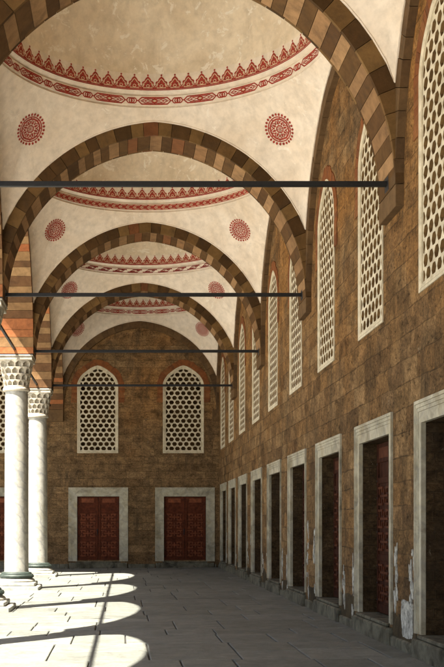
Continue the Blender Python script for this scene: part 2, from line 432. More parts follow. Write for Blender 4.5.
def make_window():
    fr = MB(); O, I = win_outline(0), win_outline(.095); L = len(O)
    yo, yi, yb = -.016, -.004, .14
    prof = [(O, .02), (O, yo), (win_outline(.03), yo - .003), (win_outline(.055), yi), (I, yi), (I, yb)]
    vs = []
    for lp, yy in prof: vs += [(x, yy, z) for x, z in lp]
    fs = []
    for k in range(len(prof) - 1):
        for i in range(L): j = (i + 1) % L; fs.append((k * L + i, k * L + j, k * L + L + j, k * L + L + i))
    fr.add(vs, fs)
    win = fr.build('window', 'lattice')
    # pierced lattice of rounded hexagons
    lim = win_outline(.115); holes = []; px, pz = .2276, .178; rr = .090
    row = 0; z = .175
    while z < WS + WA:
        sh = .5 * px if row % 2 else 0
        for c in range(-5, 6):
            cx = c * px + sh
            hx = []
            for k in range(18):
                a = k * math.pi / 9; e = 1 + .07 * math.cos(6 * (a - math.pi / 6) + math.pi)
                hx.append((cx + rr * e * math.cos(a), z + .079 * e * math.sin(a)))
            h = clip_poly(hx, lim)
            if h and area(h) > .0022:
                hh = []
                for p in h:
                    if not hh or math.dist(p, hh[-1]) > .004: hh.append(p)
                if math.dist(hh[0], hh[-1]) < .004: hh.pop()
                if len(hh) > 2: holes.append(hh)
        z += pz; row += 1
    lt = MB(); loop = win_outline(.088); v, f = cdt([loop] + holes); y0, y1 = .012, .105
    n = len(v)
    lt.add([(x, y0, zz) for x, zz in v], [q for q in f]); lt.add([(x, y1, zz) for x, zz in v], [tuple(reversed(q)) for q in f])
    for h in holes:
        m = len(h); cx = sum(p[0] for p in h) / m; cz = sum(p[1] for p in h) / m
        lt.add([(x, y0, zz) for x, zz in h] + [(x, y1, zz) for x, zz in h],
               [(i, m + i, m + (i + 1) % m, (i + 1) % m) for i in range(m)], 1)
    lt.build('lattice', ['lattice', 'dust'], win)
    pn = MB(); pv, pf = cdt([win_outline(.05)])
    pn.add([(x, .30, zz) for x, zz in pv], pf); pn.build('glass_pane', 'pane', win)
    # brick surround of the pointed head
    br = MB(); rb = random.Random(5)
    rt = [(x * 1.0, z) for x, z in reversed(HEADP)]
    full = [(WW, 1.95), (WW, 2.3)] + [(WW * x, WS + WA * z) for x, z in rt]
    path = []
    for (xa, za), (xb, zb_) in zip(full[:-1], full[1:]):
        k = max(1, int(math.dist((xa, za), (xb, zb_)) / .03))
        path += [(xa + (xb - xa) * i / k, za + (zb_ - za) * i / k) for i in range(k)]
    path.append(full[-1])
    def outp(i):
        (xa, za), (xb, zb_) = path[max(0, i - 1)], path[min(len(path) - 1, i + 1)]
        d = math.hypot(xb - xa, zb_ - za); nx, nz = (zb_ - za) / d, -(xb - xa) / d
        x, zz = path[i]; return nx, nz
    step = 3
    for sgn in (1, -1):
        i = 0
        while i < len(path) - 1:
            j = min(i + step, len(path) - 1); wv = .235 + rb.uniform(-.02, .02); yy = -.012 - rb.uniform(0, .006)
            a, b_ = path[i], path[j]; na, nb = outp(i), outp(j)
            if j == len(path) - 1: nb = (0.0, 1.0)
            g = .003
            P = [a, (a[0] + na[0] * wv, a[1] + na[1] * wv), (b_[0] + nb[0] * wv * 1.0, b_[1] + nb[1] * wv * 1.0), b_]
            P = [(x * sgn, zz) for x, zz in P]
            cxp = sum(p[0] for p in P) / 4; czp = sum(p[1] for p in P) / 4
            P = [(cxp + (x - cxp) * .965, czp + (zz - czp) * .965) for x, zz in P]
            vs = [(x, yy, zz) for x, zz in P] + [(x, .01, zz) for x, zz in P]
            fs = [(0, 1, 2, 3), (0, 4, 5, 1), (1, 5, 6, 2), (2, 6, 7, 3), (3, 7, 4, 0)]
            if sgn > 0: fs = [tuple(reversed(q)) for q in fs]
            br.add(vs, fs); i = j
    br.build('brick_surround', 'brick', win)
    return win
WIN = make_window()

DS = .284                                  # height of the door sills
def u_frame(mb, hw, h, a, b, ta, tb, yf, yb):
    """mitred U round an opening hw x h: from a to b outside its sides, ta to tb above its top"""
    def pl(d, t): return [(-hw - d, 0), (-hw - d, h + t), (hw + d, h + t), (hw + d, 0)]
    A, Bq = pl(a, ta), pl(b, tb)
    vs = [(x, yf, z) for x, z in A] + [(x, yf, z) for x, z in Bq] + [(x, yb, z) for x, z in A] + [(x, yb, z) for x, z in Bq]
    fs = []
    for i in range(3):
        fs += [(i, i + 1, 5 + i, 4 + i), (8 + i, 9 + i, i + 1, i), (4 + i, 5 + i, 13 + i, 12 + i)]
    fs += [(0, 4, 12, 8), (3, 11, 15, 7)]
    mb.add(vs, fs)
def make_leaf(side, DW, DH):
    """door leaf hung at x = side*DW, meeting at 0; raised geometric strapwork"""
    m = MB(); x0, x1 = (-DW + .012, -.006) if side < 0 else (.006, DW - .012)
    m.box(x0, x1, 0, .05, .012, DH - .012, 0)
    st = .085
    for a, b_, c, d in ((x0, x0 + st, .012, DH - .012), (x1 - st, x1, .012, DH - .012)): m.box(a, b_, -.022, -.001, c, d, 0, .004)
    for c, d in ((.012, .14), (DH - .30, DH - .012), (.80, .90), (DH - .62, DH - .53)): m.box(x0 + st + .002, x1 - st - .002, -.020, -.001, c, d, 0, .004)
    cxm = (x0 + x1) / 2; hw = (x1 - x0) / 2 - st - .012; t = .017
    def strip(xa, xb, za, zb_): m.box(cxm + min(xa, xb), cxm + max(xa, xb), -.024, -.002, min(za, zb_), max(za, zb_), 1)
    def hb(xa, xb, z): strip(xa, xb, z - t, z + t)
    def vb(x, za, zb_): strip(x - t, x + t, za, zb_)
    rows = [(.16, .78), (.92, DH - .64)]
    for za, zb_ in rows:
        n = max(1, round((zb_ - za) / .33)); s = (zb_ - za) / n
        for k in range(n):
            zc = za + (k + .5) * s; q = s * .5
            vb(0, zc - q * .62, zc - t - .002); vb(0, zc + t + .002, zc + q * .62); hb(-hw * .62, hw * .62, zc)
            for sx in (-1, 1):
                for sz in (-1, 1):
                    hb(sx * hw * .30, sx * hw * .98, zc + sz * q * .72)
                    vb(sx * hw * .80, zc + sz * q * .12, zc + sz * (q * .72 - t - .002))
                    vb(sx * hw * .36, zc + sz * q * .30, zc + sz * (q * .72 - t - .002))
    m.box(cxm - hw * .8, cxm + hw * .8, -.028, -.021, DH - .24, DH - .08, 1, .003)
    for k in range(9):
        z = .2 + k * .26; xk = x0 + .042 if side < 0 else x1 - .042
        m.box(xk - .013, xk + .013, -.030, -.023, z - .013, z + .013, 2, .003)
    return m
def make_doorway(DW, DH, side, top, depth, lining, wood=('wood', 'woodhi')):
    f = MB(); cuts = [0, .50, .67, .84, 1.0]; ys = [-.004, -.012, -.022, -.034]
    for k in range(4):
        g = .002
        u_frame(f, DW, DH, side * cuts[k] + (g if k else 0), side * cuts[k + 1], top * cuts[k] + (g if k else 0), top * cuts[k + 1], ys[k], lining if k == 0 else .02)
    d = f.build('doorway', 'marble')
    for s in (-1, 1):
        make_leaf(s, DW, DH).build('door_leaf', [*wood, 'iron'], d, (0, depth, 0))
    h = MB(); h.box(-.055, -.012, -.055, -.024, 1.18, 1.24, 0, .006); h.box(-.045, -.022, -.06, -.05, 1.02, 1.18, 0, .004); h.build('door_handle', 'iron', d, (0, depth, 0))
    s = MB(); s.box(-DW - side + .02, DW + side - .02, -.075, .30, -DS - .05, -.055, 0, .022); s.box(-DW - .05, DW + .05, -.045, .30, -.052, -.002, 0, .014)
    s.build('sill', 'sill', d)
    return d
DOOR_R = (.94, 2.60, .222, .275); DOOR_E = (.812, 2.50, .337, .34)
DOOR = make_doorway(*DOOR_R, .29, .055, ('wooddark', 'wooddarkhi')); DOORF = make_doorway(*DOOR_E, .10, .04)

def wall_mesh(mb, L0, L1, H, wins, doors, place, dd, SILLZ=SILLZ, rev_w=.32, rev_d=.34):
    DW, DH = dd[0] + .004, dd[1] + .004
    loops = [[(L0, -.5), (L1, -.5), (L1, H), (L0, H)]]; revs = []
    for c in wins:
        lp = [(c + x, SILLZ + z) for x, z in win_outline(.03)]; loops.append(lp); revs.append((lp, rev_w, 0))
    for c in doors:
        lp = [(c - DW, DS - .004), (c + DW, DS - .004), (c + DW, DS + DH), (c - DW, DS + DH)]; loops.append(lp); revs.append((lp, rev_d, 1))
    v, f = cdt(loops); mb.add([place(u, 0, z) for u, z in v], f)
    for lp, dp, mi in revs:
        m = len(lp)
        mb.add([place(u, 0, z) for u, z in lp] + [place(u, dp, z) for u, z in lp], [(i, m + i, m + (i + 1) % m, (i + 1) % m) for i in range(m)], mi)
    # thickness
    q = loops[0]
    mb.add([place(u, 0, z) for u, z in q] + [place(u, .9, z) for u, z in q], [(0, 4, 5, 1), (1, 5, 6, 2), (2, 6, 7, 3), (3, 7, 4, 0), (4, 7, 6, 5)])

# --- the long wall of the prayer hall (right)
HW = thing('prayer_hall_wall', 'long weathered ochre stone wall with lattice windows over a row of marble doorways', 'wall', (XW, 0, 0))
wins, doors = [], []
for n in range(1, 5):
    wins += [DY(n) + .208 * B, DY(n) + .712 * B]; doors += [DY(n) + .183 * B, DY(n) + .680 * B]
wins += [5.285 * B, 5.735 * B]; doors += [5.23 * B, 5.69 * B]
mb = MB(); wall_mesh(mb, -(YF + .5), 7.0, 11.0, [-c for c in wins], [-c for c in doors], lambda u, d, z: (d, -u, z), DOOR_R)
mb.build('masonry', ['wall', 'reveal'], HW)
DW, DT = DOOR_R[0], DOOR_R[2]
edges = sorted(doors); prev = -7.0; rb = random.Random(8)
for c in edges + [YF + 9]:
    a, e = prev, min(c - DW - DT, YF - .004); m = MB()
    while a < e - .05:
        b_ = min(a + rb.uniform(.5, 1.0), e)
        if e - b_ < .3: b_ = e
        m.box(-.035 - rb.uniform(0, .015), .05, a + .003, b_ - .003, -.1, .14 + rb.uniform(-.02, .03), 0, .02); a = b_
    if m.v: m.build('base_course', 'sill', HW)
    prev = c + DW + DT
for i, c in enumerate(wins):
    copy_tree(WIN, HW, (0, c, SILLZ), rot=(0, 0, R_(-90)))
for i, c in enumerate(doors):
    copy_tree(DOOR, HW, (0, c, DS), rot=(0, 0, R_(-90)))
# flaked limewash at the foot of the piers
rb = random.Random(21)
FLK = [0]
def flake_patch(y, z, w_, h_, rb, square=False, kind='flake', e1=None):
    m = MB(); n = 40; ph = [rb.uniform(0, 6.3) for _ in range(5)]
    FLK[0] += 1; e0 = (-.006 - .0011 * (FLK[0] % 9)) if e1 is None else e1; P = []
    for k in range(n):
        a = 2 * math.pi * k / n; cx, sx = math.cos(a), math.sin(a)
        e = .40 if square else .9; am = .05 if square and kind == 'flake' else .13 if square else .24
        rr = 1 + am * (math.sin(2 * a + ph[0]) + .7 * math.sin(3 * a + ph[1]) + .5 * math.sin(5 * a + ph[2]) + .45 * math.sin(8 * a + ph[3])) + rb.uniform(-.05, .05)
        P.append((w_ / 2 * math.copysign(abs(cx) ** e, cx) * rr, h_ / 2 * math.copysign(abs(sx) ** e, sx) * rr))
    m.add([(e0, -x, zz) for x, zz in P], [tuple(range(n))]); m.add([(e0, -x, zz) for x, zz in P] + [(.002, -x, zz) for x, zz in P], [(i, n + i, n + (i + 1) % n, (i + 1) % n) for i in range(n)])
    m.build('limewash_flake' if kind == 'flake' else 'damp_stain', kind, HW, (0, y, z))
sd = sorted(doors)
for i in range(len(sd) - 1):
    a, b_ = sd[i] + DW + DT, sd[i + 1] - DW - DT; gap = b_ - a
    flake_patch(a + gap * rb.uniform(.4, .6), .12, gap * rb.uniform(.8, .98), rb.uniform(.45, .95), rb, True, 'damp', -.003)
    if i == 1: flake_patch(a + gap * .36, .42, gap * .50, .46, rb, True)
    for cl in range(2):
        cy, cz = a + gap * (.18 if cl == 0 else .85), rb.uniform(.45, .95)
        if i == 1 and cl == 0: cz = .95
        for k in range(9 if i < 5 else 3):
            flake_patch(min(max(cy + rb.gauss(0, .06), a + .05), b_ - .05), cz + rb.gauss(0, .26), rb.uniform(.03, .12), rb.uniform(.05, .28), rb)

# --- end wall
EW = thing('end_wall', 'brown stone end wall with two pointed lattice windows and two red doors', 'wall', (0, YF, 0))
ew_w = [-1.053, 2.249, -4.36, -7.66]; ew_d = [-1.035, 2.31, -4.36, -7.66]
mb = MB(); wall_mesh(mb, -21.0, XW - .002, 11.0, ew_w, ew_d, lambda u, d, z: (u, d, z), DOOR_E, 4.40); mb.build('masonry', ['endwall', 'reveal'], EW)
DW, DT = DOOR_E[0], DOOR_E[2]
a = -21.0; rb = random.Random(9)
for c in sorted(ew_d) + [30]:
    e = min(c - DW - DT, XW - .1); m = MB()
    while a < e - .05:
        b_ = min(a + rb.uniform(.6, 1.2), e)
        if e - b_ < .3: b_ = e
        m.box(a + .003, b_ - .003, -.05, .05, -.2, .13, 0, .015); a = b_
    if m.v: m.build('base_course', 'sill', EW)
    a = c + DW + DT
for c in ew_w: copy_tree(WIN, EW, (c, 0, 4.40))
for c in ew_d: copy_tree(DOORF, EW, (c, 0, DS - .05))
def drop(o):
    for ch in [x for x in list(C.objects) if x.parent == o]: drop(ch)
    bpy.data.objects.remove(o)
for o in (WIN, DOOR, DOORF): drop(o)

# ------------------------------------------------------------------ columns
def make_column(label):
    t = thing('column', label, 'column', (XC, 0, 0), 'marble columns of the arcade')
    z0 = fz(XC)
    m = MB(); m.box(-.63, .63, -.63, .63, z0 - .06, z0 + .105, 0, .02); m.box(-.52, .52, -.52, .52, z0 + .105, z0 + .20, 0, .018)
    m.lathe([(.48, z0 + .20), (.49, z0 + .235), (.46, z0 + .275), (.43, z0 + .285), (.425, z0 + .30)], 48); m.build('plinth', 'shaft', t, smooth=True)
    m = MB(); m.lathe([(.42, .245), (.455, .262), (.462, .30), (.44, .335), (.40, .345), (.405, .36), (.385, .385), (.36, .40), (.33, .405)], 48); m.build('base_collar', 'patina', t, smooth=True)
    m = MB(); m.lathe([(.325, .40), (.318, .43), (.314, 1.2), (.312, 2.4), (.306, 3.8), (.298, 5.15), (.298, 5.16)], 56); m.build('shaft', 'shaft', t, smooth=True)
    m = MB(); m.lathe([(.30, 5.13), (.355, 5.15), (.365, 5.185), (.35, 5.22), (.335, 5.235), (.34, 5.26), (.31, 5.275)], 48); m.build('neck_collar', 'capital', t, smooth=True)
    m = MB(); tiers = [(5.27, 5.42, .325, .355), (5.42, 5.58, .345, .385), (5.58, 5.75, .375, .42), (5.75, 5.92, .405, .452)]
    for ti, (za, zb_, ra, rb_) in enumerate(tiers):
        N, S, V = 14, 14, 14; ph = .5 if ti % 2 else 0; sq = ti / 3 * .55; vs = []
        for iv in range(V + 1):
            v = iv / V
            for k in range(N * S):
                fr = ((k / S) + ph) % 1.0; tt = abs(fr - .5) * 2
                th = 2 * math.pi * k / (N * S)
                sqf = 1 / max(abs(math.cos(th)), abs(math.sin(th))); sf = 1 + sq * (min(sqf, 1.30) - 1)
                niche = .40 + .44 * max(0, 1 - tt / .80) ** .65
                r = ra + (rb_ - ra) * v ** .7
                if .06 < v < niche and tt < .80: r = ra + (rb_ - ra) * .2 - .095 * (1 - tt * .45)
                vs.append((r * sf * math.cos(th), r * sf * math.sin(th), za + (zb_ - za) * v))
        n = N * S; fs = []
        for iv in range(V):
            for k in range(n): j = (k + 1) % n; fs.append((iv * n + k, iv * n + j, iv * n + n + j, iv * n + n + k))
        fs += [tuple(reversed(range(n))), tuple(range(V * n, V * n + n))]
        m.add(vs, fs)
    m.build('capital', 'capital', t)
    m = MB(); m.box(-.455, .455, -.455, .455, 5.915, 6.005, 0, .012); m.box(-.475, .475, -.475, .475, 6.007, 6.045, 0, .008); m.build('abacus', 'capital', t)
    m = MB(); m.box(-.47, .47, -.455, .455, 6.047, 6.072); m.build('iron_plate', 'iron', t)
    return t
col_labels = {-1: 'column of the arcade standing behind the viewer', 0: 'column beside the viewer, outside the picture on the courtyard side', 1: 'arcade column one bay ahead of the viewer, outside the picture',
              2: 'arcade column two bays ahead, whose shadow ends at the lower picture edge', 3: 'arcade column of which only the stepped plinth corner shows at the left edge',
              4: 'thicker looking white marble column with bronze collars at the left edge', 5: 'slimmer looking grey marble column standing behind the left edge one'}
COL = make_column(col_labels[4]); COL.location.y = DY(4)
for n in (5, 3, 2, 1, 0, -1): copy_tree(COL, None, (XC, DY(n), 0), col_labels[n])
copy_tree(COL, None, (XG, DY(5), 0), 'column of the end gallery beyond the courtyard corner')

# ------------------------------------------------------------------ arches
def pick_arch(k, r): return (1 if k % 2 else 0) if k not in (21, 25) else 2
VM = ['vdark', 'vlight', 'vred']; FM = ['vfdark', 'vface', 'vred']; AM = ['adark', 'alight', 'ared']
def pick_face(k, r): return (1 if (k % 2) ^ (r.random() < .12) else 0) if k != 16 else 2
arch_names = {0: 'striped transverse arch directly overhead, before the picture begins', 1: 'striped transverse arch just above the picture, one bay ahead',
              2: 'nearest striped pointed arch, cut off by the top of the picture', 3: 'striped pointed arch framing the dome with the braided frieze',
              4: 'striped pointed arch framing the dome with the wave meander frieze', 5: 'smallest striped pointed arch, in front of the lattice windowed end wall'}
for n in range(0, 6):
    r = random.Random(100 + n)
    t = thing('transverse_arch', arch_names[n], 'arch', (0, DY(n), 0), 'striped arches across the gallery')
    pl = lambda u, y, z: (CX + u, y, SPR + z)
    m = MB(); voussoir_arch(m, HA, RISE, .16, -TH + .062, TH - .062, 45, r, pl, pick_arch); m.build('soffit_stones', VM, t)
    for ya, yb in ((-TH, -TH + .06), (TH - .06, TH)):
        m = MB(); voussoir_arch(m, HA, RISE, RING, ya, yb, 33, r, pl, pick_face); m.build('face_stones', FM, t)
    m = MB(); spandrel(m, HA, RISE, RING, 9.95 - SPR, -TH + .03, TH - .03, HA, pl); m.build('spandrel', 'rib', t)
    m = MB(); m.box(XI, XW + .05, -TH, TH, 5.78, SPR - .004, 0, .006)
    m.build('corbel', 'rib', t)
# arcade arches between the columns, along the courtyard
arc_lab = {-1: 'arcade arch over the open side beside the viewer', 0: 'arcade arch open to the courtyard, just ahead of the viewer outside the picture', 1: 'arcade arch casting the lowest sunlit patch on the paving',
           2: 'arcade arch springing from the stepped plinth column at the left edge', 3: 'sunlit red striped arcade arch above the white column at the left edge',
           4: 'arcade arch between the two visible marble columns', 5: 'arch closing the corner between the slimmer column and the end wall'}
for n in range(-1, 6):
    y0 = DY(n) + TH; y1 = DY(n + 1) - TH if n < 5 else YFI; a = (y1 - y0) / 2; r = random.Random(200 + n)
    t = thing('arcade_arch', arc_lab[n], 'arch', (XC, (y0 + y1) / 2, 0), 'striped arches of the courtyard arcade')
    pl = lambda u, y, z: (y, u, SPR + z)
    hx = XC - XO
    pk = lambda k, q: (1 if k % 2 else 0) if q.random() > .30 else 2
    m = MB(); voussoir_arch(m, a, RISE, RING, -hx, hx, 43, r, pl, pk); m.build('voussoirs', AM, t)
    m = MB(); spandrel(m, a, RISE, RING, 10.9 - SPR, -hx + .03, hx - .03, a + TH - .004, pl); m.build('spandrel', 'alight', t)
    if n == 5:
        m = MB(); m.box(-hx, hx, a, a + .16, 5.60, SPR - .004, 0, .006); m.build('corbel', 'rib', t)
# arches of the end gallery that front the courtyard
for i, (xa, xb) in enumerate(((XG + .478, XO), (XG - 6.64 + .478, XG - .478))):
    a = (xb - xa) / 2; r = random.Random(300 + i)
    t = thing('front_arch', ('sunlit arch of the end gallery next to the slimmer column', 'sunlit arch of the end gallery beyond its first opening')[i], 'arch', ((xa + xb) / 2, DY(5), 0), 'arches of the end gallery facing the courtyard')
    pl = lambda u, y, z: (u, y, SPR + z)
    m = MB(); voussoir_arch(m, a, RISE, RING, -TH, TH, 43, r, pl, pk); m.build('voussoirs', AM, t)
    m = MB(); spandrel(m, a, RISE, RING, 10.9 - SPR, -TH + .03, TH - .03, a + .47, pl); m.build('spandrel', 'alight', t)
# blind ribs on the walls
rib_lab = {-1: 'blind rib on the long wall beside the viewer', 0: 'blind rib on the long wall just ahead of the viewer, outside the picture', 1: 'blind wall rib around the nearest, cut off lattice window', 2: 'blind wall rib beside the dome with the cartouche frieze',
           3: 'blind wall rib beside the dome with the braided frieze', 4: 'blind wall rib beside the dome with the wave meander frieze', 5: 'blind wall rib in the last bay, at the end wall corner'}
for n in range(-1, 6):
    y0 = DY(n) + TH; y1 = DY(n + 1) - TH if n < 5 else YFI; a = (y1 - y0) / 2; r = random.Random(400 + n)
    t = thing('wall_rib', rib_lab[n], 'arch', (XI, (y0 + y1) / 2, 0), 'blind ribs along the long wall')
    pl = lambda u, y, z: (y, u, SPR + z)
    m = MB(); voussoir_arch(m, a, RISE, RING, 0, .16, 29, r, pl, lambda k, q: 0); m.build('rib_stones', ['rib'], t)
    m = MB(); spandrel(m, a, RISE, RING, 9.95 - SPR, .01, .15, a, pl); m.build('spandrel', 'rib', t)
for i, (xa, xb) in enumerate(((XL, XI), (XG + .478, XO))):
    a = (xb - xa) / 2; r = random.Random(500 + i)
    t = thing('wall_rib', ('blind rib crowning the end wall above the two lattice windows', 'blind rib on the end wall beyond the column corner')[i], 'arch', ((xa + xb) / 2, YFI, 0), 'blind ribs on the end wall')
    pl = lambda u, y, z: (u, y, SPR + z)
    m = MB(); voussoir_arch(m, a, RISE, RING, 0, .16, 31, r, pl, lambda k, q: 0); m.build('rib_stones', ['rib'], t)
    m = MB(); spandrel(m, a, RISE, RING, 9.95 - SPR, .01, .15, a, pl); m.build('spandrel', 'rib', t)
    if i == 0:
        m = MB(); m.box(a - .16, a + .105, -.0, .16, 5.62, SPR - .004, 0, .006); m.build('corbel', 'rib', t)

# ------------------------------------------------------------------ domed vaults
RIM, ZR = 2.85, 9.68
def smooth_s(s):
    Rs = 4.32; S = lambda q: math.sqrt(max(0, Rs * Rs - q * q)); return S
PROF = [(2.85, 9.74), (2.875, 9.752), (2.872, 9.775), (2.845, 9.785), (2.835, 9.79), (2.805, 9.935), (2.80, 9.945), (2.825, 9.952), (2.825, 9.972), (2.79, 9.985), (2.76, 10.005), (2.735, 10.03), (2.72, 10.345)]
BAND = ((2.833, 9.795), (2.806, 9.93)); CREN = ((2.735, 10.03), (2.7205, 10.345))
PROF = [(r, z - .06) for r, z in PROF]; BAND = tuple((r, z - .06) for r, z in BAND); CREN = tuple((r, z - .06) for r, z in CREN)
def ring_map(seg, rep_len, off):
    (ra, za), (rb_, zb_) = seg; Rm = (ra + rb_) / 2
    def f(u, v, lift=0.0):
        th = u / Rm; q = ra + (rb_ - ra) * v - off - lift
        return (q * math.cos(th), q * math.sin(th), za + (zb_ - za) * v)
    return f, 2 * math.pi * Rm, math.dist((ra, za), (rb_, zb_))
def ribbon(mb, pts, wd, f, mi, lift=0.0, closed=False, hv=1.0):
    """a painted stroke; pts in metres (u, v), hv the band height that scales v"""
    P = []
    src = pts + ([pts[0]] if closed else [])
    for (a, b_), (c, d) in zip(src[:-1], src[1:]):
        k = max(1, int(math.hypot(c - a, d - b_) / .09)); P += [(a + (c - a) * i / k, b_ + (d - b_) * i / k) for i in range(k)]
    P.append(src[-1]); n = len(P); L, Rr = [], []
    for i in range(n):
        if closed: A, Q = P[i - 1] if i else P[-2], P[i + 1] if i < n - 1 else P[1]
        else: A, Q = P[max(0, i - 1)], P[min(n - 1, i + 1)]
        dx, dy = Q[0] - A[0], Q[1] - A[1]; l = math.hypot(dx, dy) or 1; nx, ny = -dy / l * wd / 2, dx / l * wd / 2
        L.append((P[i][0] + nx, P[i][1] + ny)); Rr.append((P[i][0] - nx, P[i][1] - ny))
    vs = [f(u, v / hv, lift) for u, v in L] + [f(u, v / hv, lift) for u, v in Rr]
    mb.add(vs, [(i, i + 1, n + i + 1, n + i) for i in range(n - 1)], mi)
def blob(mb, pts, f, mi, lift=0.0, hv=1.0):
    v, fc = cdt([pts]); mb.add([f(x, y / hv, lift) for x, y in v], fc, mi)
def circ(cx, cy, r, n=12, ry=None): return [(cx + r * math.cos(2 * math.pi * i / n), cy + (ry or r) * math.sin(2 * math.pi * i / n)) for i in range(n)]
def octo(cx, cy, a, h):
    c = h * .9; return [(cx - a, cy - h * .25), (cx - a + c, cy - h), (cx + a - c, cy - h), (cx + a, cy - h * .25), (cx + a, cy + h * .25), (cx + a - c, cy + h), (cx - a + c, cy + h), (cx - a, cy + h * .25)]
def frieze(kind):
    m = MB(); f, cir, hv = ring_map(BAND, 0, .004); c = hv / 2
    if kind == 'cartouche':
        n = 20; p = cir / n
        for k in range(n):
            u = k * p
            ribbon(m, octo(u, c, .300, .060), .024, f, 0, 0, True, hv)
            ribbon(m, octo(u, c, .225, .037), .016, f, 0, .001, True, hv)
            blob(m, [(u - .085, c), (u, c - .040), (u + .085, c), (u, c + .040)], f, 0, .001, hv)
            blob(m, [(u - .040, c), (u, c - .019), (u + .040, c), (u, c + .019)], f, 1, .003, hv)
            for s in (-1, 1):
                ribbon(m, [(u - .27, c), (u - .17, c + s * .040), (u - .07, c), (u, c + s * .05), (u + .07, c), (u + .17, c + s * .040), (u + .27, c)], .013, f, 0, .0015 + s * .0003, False, hv)
                blob(m, [(u + s * .13, c), (u + s * .17, c - .016), (u + s * .21, c), (u + s * .17, c + .016)], f, 0, .001, hv)
            w_ = u + p / 2
            for s in (-1, 0, 1): ribbon(m, circ(w_ + s * .045, c, .050, 10, .048), .021, f, 0, .001 + s * .0003, True, hv)
            blob(m, circ(w_, c, .022, 8), f, 0, .001, hv)
            for s in (-1, 1): ribbon(m, [(w_ + s * .09, c), (w_ + s * .14, c)], .022, f, 0, .0012, False, hv)
    elif kind == 'braid':
        n = 96; p = cir / n; st = 256
        for k in range(st): blob(m, [(cir * k / st, .003), (cir * (k + 1) / st, .003), (cir * (k + 1) / st, hv - .003), (cir * k / st, hv - .003)], f, 0, 0, hv)
        for k in range(n):
            u = k * p
            ribbon(m, [(u, c + .046), (u + p * .62, c + .046), (u + p * .95, c + .008), (u + p * .5, c + .008)], .0125, f, 1, .002, False, hv)
            ribbon(m, [(u + p * .1, c - .046), (u + p * .70, c - .046), (u + p * 1.02, c - .012), (u + p * .55, c - .012)], .0125, f, 1, .003, False, hv)
    else:
        n = 36; p = cir / n
        for s in (.006, hv - .006): ribbon(m, [(cir * k / 200, s) for k in range(201)], .012, f, 0, 0, False, hv)
        for k in range(n):
            u = k * p
            ribbon(m, [(u + p * .05, c + .036), (u + p * .62, c + .036), (u + p * .84, c - .012), (u + p * .52, c - .014)], .030, f, 0, .001, False, hv)
            ribbon(m, [(u + p * .40, c + .012), (u + p * .20, c + .010), (u + p * .36, c - .036), (u + p * 1.0, c - .036)], .030, f, 0, .002, False, hv)
    return m
def crenels():
    m = MB(); f, cir, hv = ring_map(CREN, 0, .004); n = 66; p = cir / n
    for k in range(128):
        u0, u1 = cir * k / 128, cir * (k + 1) / 128
        blob(m, [(u0, .0), (u1, .0), (u1, .018), (u0, .018)], f, 0, 0, hv)
    for k in range(n):
        u = k * p; h = p / 2
        rt_ = [(.99, .022), (.99, .085), (.84, .115), (.90, .145), (.74, .172), (.52, .178), (.46, .205), (.30, .235)]
        out = [(h * x, y) for x, y in rt_] + [(0, .268)] + [(-h * x, y) for x, y in reversed(rt_)]
        o2 = [(u + x, y) for x, y in out]
        blob(m, o2, f, 0, 0, hv)
        ribbon(m, [(u + x * .66, .034 + y * .68) for x, y in out], .014, f, 1, .002, True, hv)
        ribbon(m, circ(u, .085, .030, 8, .026), .011, f, 1, .003, True, hv)
        for s in (-1, 1): ribbon(m, [(u + s * h * .90, .060), (u + s * h * .62, .125), (u + s * h * .80, .118)], .010, f, 1, .0025, False, hv)
        blob(m, circ(u, .285, .019, 8), f, 0, .0015, hv)
        blob(m, [(u + h - .012, .045), (u + h, .028), (u + h + .012, .045), (u + h, .085)], f, 0, .0012, hv)
    return m
FRZ = {}
def roundel(mb, f):
    for k in range(26):
        a = 2 * math.pi * k / 26; c, s = math.cos(a), math.sin(a)
        pts = [(.222, 0), (.236, .017), (.256, .021), (.275, 0), (.256, -.021), (.236, -.017)]
        blob(mb, [(r * c - q * s, r * s + q * c) for r, q in pts], f, 0)
    ribbon(mb, circ(0, 0, .206, 40), .019, f, 0, 0, True); ribbon(mb, circ(0, 0, .170, 36), .026, f, 0, 0, True); ribbon(mb, circ(0, 0, .060, 20), .018, f, 0, 0, True)
    for k in range(8):
        a = 2 * math.pi * k / 8; c, s = math.cos(a), math.sin(a)
        rot = lambda P: [(r * c - q * s, r * s + q * c) for r, q in P]
        blob(mb, rot([(.070, 0), (.095, .020), (.13, .012), (.15, 0), (.13, -.012), (.095, -.020)]), f, 0, .0005)
        ribbon(mb, rot([(.085, .034), (.12, .040), (.152, .020)]), .016, f, 0, .001); ribbon(mb, rot([(.085, -.034), (.12, -.040), (.152, -.020)]), .016, f, 0, .0015)
        blob(mb, rot([(.020, 0), (.036, .010), (.052, 0), (.036, -.010)]), f, 0, .0005)
        b_ = a + math.pi / 8; blob(mb, [(.187 * math.cos(b_) + x, .187 * math.sin(b_) + y) for x, y in circ(0, 0, .011, 8)], f, 0, .0007)
    blob(mb, circ(0, 0, .016, 8), f, 0, .0005)

